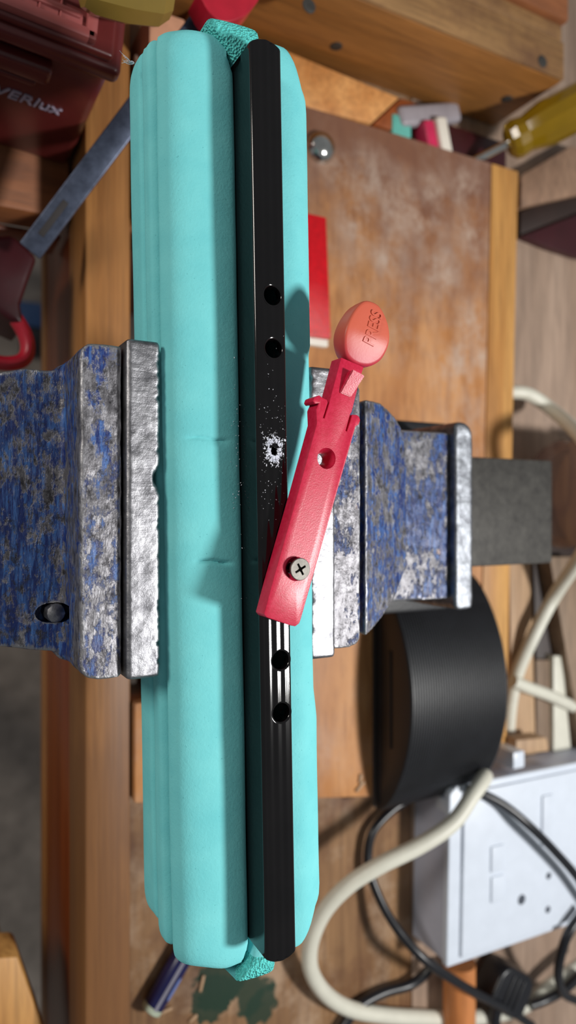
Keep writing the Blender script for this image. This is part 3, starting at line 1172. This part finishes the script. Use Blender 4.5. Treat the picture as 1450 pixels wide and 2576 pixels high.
def lay(name, pts, r, mat, label, cat='cable', group=None):
    mb, mt = cable(pts, r, mat)
    c = P(*pts[0])
    o = mb.build(name, mt, loc=(c.x, c.y, c.z), sharp=60)
    return tag(o, label, cat, group)


lay('electrical_cable', [(1278, 985, 10), (1330, 992, 14), (1385, 1028, 20), (1440, 1075, 46), (1490, 1140, 74), (1520, 1240, 80), (1500, 1330, 74), (1455, 1410, 46), (1395, 1500, 20),
                         (1345, 1595, 16), (1305, 1685, 10), (1287, 1760, 7), (1279, 1840, 5), (1276, 1900, 5)], 4.3, M['cream'],
    'cream electrical cable curving past the slide bar on the right')
lay('electrical_cable', [(1290, 1713, 14), (1330, 1730, 14), (1380, 1748, 13), (1432, 1772, 11), (1443, 1778, 10)], 4.0, M['cream'],
    'short cream cable end lying over the grey wood at right')
lay('electrical_cable', [(1222, 1952, 40), (1213, 1967, 44), (1190, 2000, 46), (1140, 2070, 47), (1060, 2125, 44), (960, 2175, 38), (880, 2225, 30), (818, 2290, 22), (783, 2370, 16), (783, 2440, 12), (820, 2500, 9),
                         (880, 2537, 7), (960, 2553, 6), (1060, 2560, 5), (1160, 2562, 5), (1250, 2552, 6), (1320, 2530, 8), (1385, 2480, 14), (1450, 2435, 18), (1500, 2405, 20)], 4.3, M['cream'],
    'thick cream electrical cable looping on the bench below the sanding block')
lay('power_cord', [(1040, 2003, 6), (985, 2040, 6), (940, 2090, 6), (926, 2150, 6), (934, 2205, 8), (965, 2280, 14), (1010, 2350, 22), (1070, 2415, 30), (1140, 2464, 30), (1210, 2505, 24), (1280, 2540, 18), (1340, 2580, 14)], 2.6, M['cable_black'],
    'thin black power cord looping under the cream cable beside the socket box')
lay('power_cord', [(1180, 1985, 37), (1215, 1997, 37.2), (1275, 2030, 41), (1335, 2080, 46), (1395, 2140, 46), (1455, 2210, 45), (1500, 2290, 42)], 2.6, M['cable_black'],
    'black power cord arching across the face of the white socket box')
lay('power_cord', [(850, 2610, 5), (873, 2570, 5), (905, 2530, 5), (965, 2497, 5), (1030, 2478, 6), (1070, 2450, 8), (1095, 2415, 10)], 2.9, M['cable_black'],
    'thick black cord crossing over the cream cable at the bottom')
lay('power_cord', [(1470, 2290, 40), (1430, 2350, 40), (1410, 2410, 36), (1406, 2460, 30), (1420, 2500, 24), (1460, 2520, 20)], 2.8, M['cable_black'],
    'black cord hanging off the lower right corner of the socket box')
lay('power_cord', [(1335, 2530, 16), (1375, 2515, 18), (1420, 2490, 22), (1465, 2450, 26)], 2.8, M['cable_black'],
    'short black cord running from the black plug towards the right')
plug = thing('plug', tuple(P(1270, 2480, 4)), 'black mains plug lying under the socket box by the dowel', 'plug')
c = P(1270, 2480, 12)
R = Matrix.Translation((c.x, c.y, 12)) @ Matrix.Rotation(math.radians(-35), 4, 'Z')
MB().prism(arc_rect(-16, 16, -13, 13, (5, 5, 9, 9)), -8, 8, 2, 3, mat=R).build('plug_body', M['cable_black'], plug)
for dx in (-5, 0, 5):
    MB().box((dx - 1, -9, 7.6), (dx + 1, 9, 9), 0.4, mat=R).build('grip_rib', M['black'], plug)
MB().tube([R @ Vector((0, -12, 0)), R @ Vector((4, -20, 0)), R @ Vector((14, -27, 0))], lambda t: 4.2 - 1.4 * t, 12).build('cord_sleeve', M['cable_black'], plug)

# ------------------------------------------------------------------ dowel, battery and crumbs at the bottom
d0, d1 = P(1156, 2420, 12), P(1156, 2640, 12)
tag(MB().tube([d0, d1], 9.6, 24, smooth=1).build('dowel', M['dowel'], loc=(d0.x, d0.y, 2)), 'orange wooden dowel end below the socket box', 'dowel')
bat = thing('battery', tuple(P(415, 2480, 0)), 'small navy blue battery lying on the bench under the foam end', 'battery')
e0 = P(379, 2543, 5.4)
e0.z = 5.4
dirb = (P(445, 2430, 5.4) - e0).normalized()
sdb = Vector((-dirb.y, dirb.x, 0))
q = Vector((0, 0, 1)).rotation_difference(dirb).to_matrix().to_4x4()
MB().lathe(e0, dirb, [(0, 0.3), (3.6, 0.3), (4.6, 0), (5.2, 0.5), (5.25, 3.0)], 32).build('end_cap', M['cap'], bat)
MB().lathe(e0, dirb, [(5.25, 3.0), (5.3, 3.1), (5.3, 42), (4.6, 43.2), (1.9, 43.3), (1.9, 44.5), (0, 44.6)], 32).build('sleeve', M['navy'], bat)


def patch(a0, a1, s0, s1, oval=False):
    bm = bmesh.new()
    N, Mx = 8, 10
    g = []
    for j in range(Mx + 1):
        t = j / Mx
        w = math.sqrt(max(0, 1 - (2 * t - 1) ** 4)) if oval else 1
        am, ah = (a0 + a1) / 2, (a1 - a0) / 2 * max(w, 0.02)
        g.append([bm.verts.new(e0 + dirb * (s0 + (s1 - s0) * t) + (sdb * math.cos(math.radians(am - ah + 2 * ah * i / N)) + Vector((0, 0, 1)) * math.sin(math.radians(am - ah + 2 * ah * i / N))) * 5.36) for i in range(N + 1)])
    for A, B in zip(g, g[1:]):
        for i in range(N):
            bm.faces.new((A[i], A[i + 1], B[i + 1], B[i]))
    mm = MB()
    return mm.add(bm)


patch(70, 88, 2.5, 42).build('stripe', M['grey_print'], bat)
patch(106, 134, 8, 20, True).build('oval_print', M['pale_blue'], bat)
for i, (u, v, ang, L) in enumerate(((507, 2472, 75, 8), (415, 2541, 5, 7), (905, 1978, 40, 7), (906, 1958, 80, 5), (485, 2560, 30, 5))):
    zz = 18.1 if v < 2010 else 0.1
    q = P(u, v, zz)
    R = Matrix.Translation((q.x, q.y, zz)) @ Matrix.Rotation(math.radians(ang), 4, 'Z')
    lab = ('pale splinter standing clear of the green stain', 'pale splinter touching the battery end', 'larger pale crumb beside the sanding block',
           'smaller pale crumb beside the sanding block', 'tiny pale crumb right of the battery')[i]
    tag(MB().box((-L / 2, -0.9, 0), (L / 2, 0.9, 1.3), 0.5, mat=R).build('wood_chip', M['batten'], loc=(q.x, q.y, zz)), lab, 'wood chip', 'crumbs on the wood')

# ------------------------------------------------------------------ battens and jar at right
def batten(name, pix, z0, z1, mat, label, cat='batten'):
    pts = outline(pix, z1)
    c = Vector(pts[0])
    return tag(MB().prism(pts, z0, z1, 0.9).build(name, mat, loc=(c.x, c.y, z0)), label, cat)


batten('wooden_batten', [(1282, 1385), (1336, 1385), (1350, 1900), (1290, 1900)], 0.1, 7, M['batten'], 'pale batten lying along the right side below the slide bar')
batten('added_dark_sheet', [(1342, 1340), (1500, 1340), (1520, 1930), (1358, 1930)], 0.1, 2.5, M['added_dark_sheet'], 'dark sheet added for the dark gap under the right-hand battens', 'board')  # dark sheet laid in so the gap between the battens looks shaded
batten('wooden_batten', [(1384, 1400), (1450, 1400), (1540, 1840), (1470, 1900)], 2.6, 14, M['grey_wood'], 'grey-brown tilted batten lying at the far right edge on the added dark sheet')
batten('wooden_stick', [(1394, 1650), (1416, 1650), (1440, 1900), (1394, 1900)], 2.6, 9, M['cream'], 'greenish cream stick lying beside the tilted batten', 'stick')
batten('wooden_batten', [(1350, 1660), (1390, 1660), (1392, 1900), (1352, 1900)], 2.6, 6, M['grey_wood'], 'short grey-brown batten lying left of the cream stick')
batten('wood_offcut', [(1300, 1862), (1376, 1855), (1384, 1890), (1300, 1900)], 14.5, 26, M['batten'], 'small pale wood offcut behind the socket box', 'offcut')
jar = thing('plastic_jar', (280, 11, 0), 'clear brown ribbed plastic jar lying beyond the end of the slide bar', 'jar')
pf = [(0, 0), (30, 0.3)]
for k in range(9):
    pf += [(32, 1.5 + k * 3.4), (33.2, 2.4 + k * 3.4), (32, 3.6 + k * 3.4)]
pf += [(32, 36), (34, 38), (34, 60), (0, 60)]
MB().lathe((250, 11, 34.5), (1, 0, 0), pf, 40).build('jar_body', M['brown_glass'], jar)

# ------------------------------------------------------------------ beam and offcuts at the top
bmv = thing('wooden_beam', (105, 290, 0), 'heavy honey pine beam with a weathered top lying behind the plywood board', 'beam')
MB().box((-4, 246, 0.1), (229, 268, 54), 1.6).build('front_board', M['beam'], bmv)
MB().box((-4, 268.4, 0.1), (228, 278, 55), 1.6).build('middle_board', M['weathered'], bmv)
MB().box((-4, 278.4, 0.1), (230, 380, 58), 1.6).build('back_board', M['redwood'], bmv)
wt = MB()
wt.prism([(-4, 246.6), (229, 246.6), (229, 268), (-4, 268)], 54, lambda x, y: 55.2, 0.5)
wt.build('weathered_edge', M['weathered'], bmv)
for (x, yv, z, nrm) in ((P(780, 12, 56).x, P(780, 12, 56).y, 55.3, (0, 0, 1)), (P(1368, 186, 56).x, 252, 55.3, (0, 0, 1)), (213, 246, 27, (0, -1, 0)), (98, 246, 20, (0, -1, 0))):
    MB().lathe((x, yv, z), nrm, [(3.4, -0.3), (3.3, 0.25), (2.6, 0.5), (0, 0.6)], 20).build('nail_head', M['bar'], bmv)
tag(MB().prism([(20, 212.5)] + outline([(935, 311), (1005, 246)], 10) + [(20, 245.4)], 0.1, 10, 0.6).build('wood_offcut', M['offcut'], loc=(78, 235, 0)), 'bright orange pine offcut in the gap between the plywood and the beam', 'offcut')
tag(MB().prism(outline([(940, 312), (985, 327), (1080, 272), (1011, 246)], 6), 0.1, 6, 0.6).build('wood_offcut', M['offcut_dark'], loc=(144, 238, 0)), 'dark orange wood piece at the right end of the bright offcut', 'offcut')
q = P(1010, 318, 6)
tag(MB().box((q.x - 7, q.y - 6, 0.1), (q.x + 7, q.y + 6, 7), 1.5).build('foam_scrap', M['teal'], loc=(q.x, q.y, 0)), 'small teal foam scrap behind the plywood edge', 'scrap')
q = P(1085, 285, 8)
mm = MB()
mm.box((-24, -6, 0), (24, 6, 7), 3, 3, mat=Matrix.Translation((q.x, q.y, 2)) @ Matrix.Rotation(math.radians(18), 4, 'Z'))
tag(mm.build('plastic_tube', M['grey_plastic'], loc=(q.x, q.y, 0)), 'shiny grey plastic strip in the gap under the beam', 'strip')
q = P(1122, 345, 14)
pk = thing('plastic_packet', (q.x, q.y, 0), 'white and pink plastic packet end standing behind the plywood edge', 'packet')
R = Matrix.Translation((q.x, q.y, 0.1)) @ Matrix.Rotation(math.radians(14), 4, 'Z')
MB().box((-4, -10, 0), (4, 12, 14), 1.5, 3, mat=R).build('white_end', M['offwhite'], pk)
MB().box((-12, -9, 0), (-4.3, 11, 12), 1.5, 3, mat=R).build('pink_side', M['pink'], pk)
q = P(1195, 365, 10)
tag(MB().box((q.x - 22, q.y - 12, 0.1), (q.x + 28, q.y + 9, 9), 2).build('dark_case', M['darkred'], loc=(q.x, q.y, 0)), 'dark maroon case lying in the shadow below the beam end', 'case')

# screwdriver with a yellow handle
sd = thing('screwdriver', tuple(P(1280, 360, 10)), 'screwdriver with a translucent yellow handle resting on wood at top right', 'screwdriver')
h0, tip = P(1276, 362, 26), P(1180, 412, 11)
dr = (h0 - tip).normalized()
hb = bmesh.new()
mm = MB()
mm.lathe(h0, dr, [(0, 0), (7.5, 0.2), (10.2, 2.4), (11.4, 6), (10.6, 10), (10.2, 12), (11.8, 18), (13, 24), (13, 58), (11, 66), (0, 68)], 12)
mm.build('handle', M['yellow'], sd, sharp=25)
MB().tube([h0 + dr * 3, tip - dr * 4], 2.6, 14, smooth=1).build('shaft', M['chrome'], sd)

# pieces at the far upper right
batten('wooden_post', [(1312, 440), (1440, 366), (1540, 400), (1540, 470), (1312, 522)], 0.1, 11, M['block_wood'], 'scuffed brown wood block under the yellow screwdriver', 'block')
batten('black_strip', [(1311, 532), (1540, 440), (1540, 500), (1311, 590)], 0.1, 6, M['added_dark_sheet'], 'black strip lying between the wood block and the red case', 'strip')
batten('red_case', [(1312, 594), (1540, 506), (1540, 660), (1450, 645), (1380, 622)], 0.1, 5, M['darkred'], 'dark red case corner on the pale board at upper right', 'case')

# ------------------------------------------------------------------ clamp
cl = thing('bar_clamp', tuple(P(300, 330, 4)), 'bar clamp with grey steel bar and red grips lying across the bench edge', 'clamp')
k0, k1 = P(545, 8, 64), P(75, 632, 20)
dv = (k1 - k0)
dn = dv.normalized()
xa = dn.cross(Vector((0, 0, 1))).normalized()
za = xa.cross(dn)
F = Matrix((xa, dn, za)).transposed().to_4x4()
MB().box((-5.0, 0, -2.2), (5.0, dv.length, 2.2), 0.7, mat=Matrix.Translation(k0) @ F).build('steel_bar', M['clamp_steel'], cl)
MB().box((-1.2, dv.length - 26, -0.5), (1.6, dv.length - 8, 2.5), 0.4, mat=Matrix.Translation(k0) @ F).build('bar_slot', M['grime'], cl)
pp = smooth_loop([(*xy(u, v, 78), 0) for u, v in ((510, -30), (512, 5), (535, 38), (568, 56), (612, 42), (640, 15), (655, -10), (650, -40))], 4)
MB().prism([(p.x, p.y) for p in pp], 66, 78, 3, 3).build('jaw_pad', M['red'], cl)
hp = [(-60, 560), (0, 592), (28, 585), (95, 645), (72, 705), (52, 765), (62, 820), (20, 800), (-60, 740)]
MB().prism(outline(hp, 2), -34, 2, 3, 3).build('slider', M['darkred'], cl)
ring = [P(u, v, -4) for u, v in ((-80, 740), (-20, 752), (25, 785), (58, 832), (70, 875), (58, 905), (20, 915), (-30, 908), (-80, 900))]
MB().tube(ring, 3.3, 14, smooth=6, flat=1.6).build('trigger_loop', M['red'], cl)

# ------------------------------------------------------------------ toolbox
tbx = thing('toolbox', (-140, 230, -12), 'maroon plastic toolbox with a ribbed lid inset and white lettering, top left', 'toolbox')
R = Matrix.Translation((-32, 163, -12)) @ Matrix.Rotation(math.radians(-5.5), 4, 'Z')
# body in its own frame: right front bottom corner at the origin, x to the left is negative


def tb(name, lo, hi, bev, mat, seg=2):
    return MB().box(lo, hi, bev, seg, mat=R).build(name, mat, tbx)


tb('body', (-270, 2, 0.2), (-2, 180, 82), 4, M['maroon'], 3)
tb('body_rib', (-270, -3.5, 69), (-22, 2.6, 79), 2.2, M['maroon'], 3)
tb('body_rib', (-270, -0.5, 61), (-26, 2.6, 64), 1.0, M['maroon'], 3)
tb('lid_flange', (-272, -2.5, 84), (0, 182, 92), 2.5, M['maroon'], 3)
tb('lid', (-268, 0, 92), (-4, 178, 96), 1.5, M['maroon'], 3)
tb('inset_frame', (-250, 1.5, 95), (-11, 5.5, 99.5), 1.2, M['maroon_lid'])
tb('inset_frame', (-15, 1.5, 95), (-11, 120, 99.5), 1.2, M['maroon_lid'])
tb('inset_floor', (-250, 5.5, 95), (-15, 120, 97.2), 0.2, M['maroon_lid'])
for i in range(9):
    tb('inset_rib', (-250, 8 + i * 4.2, 97), (-17, 10.2 + i * 4.2, 98.6), 0.5, M['maroon_lid'])
for i in range(12):
    tb('cross_rib', (-24 - i * 7, 6, 96.8), (-23.2 - i * 7, 60, 98.0), 0.3, M['maroon_lid'])
tm = text_mesh('OWERlux', 9, 0.4, R @ Matrix.Translation((-33, 1.7, 47)) @ Matrix.Rotation(math.radians(90), 4, 'X'), shear=0.2)
tm.build('lettering', M['lettering'], tbx)
# olive handle and card on the toolbox
q0, q1 = P(205, -62, 102), P(425, -8, 102)
oh = MB()
dd = (q1 - q0)
oh.lathe(q0, dd, [(0, 0), (9, 0.5), (10.6, 4), (11, 12), (11, dd.length - 14), (10, dd.length - 4), (7, dd.length), (0, dd.length + 0.5)], 10)
tag(oh.build('olive_file_handle', M['olive'], loc=tuple(q0), sharp=25), 'olive yellow translucent tool handle lying on the toolbox lid', 'tool handle')

# ------------------------------------------------------------------ small things at left
q = P(395, 80, 30)
tag(MB().box((-6.5, q.y - 8, 0.1), (-6.5 + 17, q.y + 10, 30), 1).build('card_box', M['peach'], loc=(q.x, q.y, 0)), 'peach coloured card box behind the clamp bar', 'box')
fb_ = thing('plastic_crate', tuple(P(88, 830, -870)), 'small blue and black plastic crate on the floor at left', 'crate')
q, q2 = P(86, 790, -840), P(90, 850, -840)
MB().box((q.x - 22, q.y - 20, -869.8), (q.x + 22, q.y + 18, -838), 2).build('blue_side', M['blue_plastic'], fb_)
MB().box((q2.x - 20, q2.y - 26, -869.8), (q2.x + 22, q2.y + 18, -842), 2).build('black_side', M['black'], fb_)
st = thing('stool', tuple(P(-60, 2560, -870)), 'orange wooden stool corner low at the bottom left', 'stool')
sc_p = outline([(-260, 2425), (46, 2406), (108, 2580), (150, 2720), (-260, 2760)], -12)
MB().prism(sc_p, -34, -12, 2).build('seat', M['strip'], st)
for px, py in ((-230, 2480), (-140, 2640), (-10, 2740), (-220, 2720)):
    q = P(px, py, -34)
    MB().box((q.x - 14, q.y - 14, -870), (q.x + 14, q.y + 14, -34), 1.5).build('leg', M['strip'], st)
# lint on the foam corner
lc = rot((-41, 130.5, 136))
lint = MB()
for k in range(7):
    a = Vector(lc) + Vector((0, 0, 1))
    pts = [a]
    for j in range(5):
        a = a + Vector((-random.uniform(0.2, 1.0), random.uniform(-0.5, 0.7), random.uniform(-0.6, 0.6)))
        pts.append(a)
    lint.tube(pts, 0.07, 5, smooth=3)
tag(lint.build('lint', M['shaving'], loc=tuple(lc)), 'tuft of white lint at the upper left corner of the foam', 'lint')

for o in bpy.data.objects:
    if 'base' in o:
        del o['base']
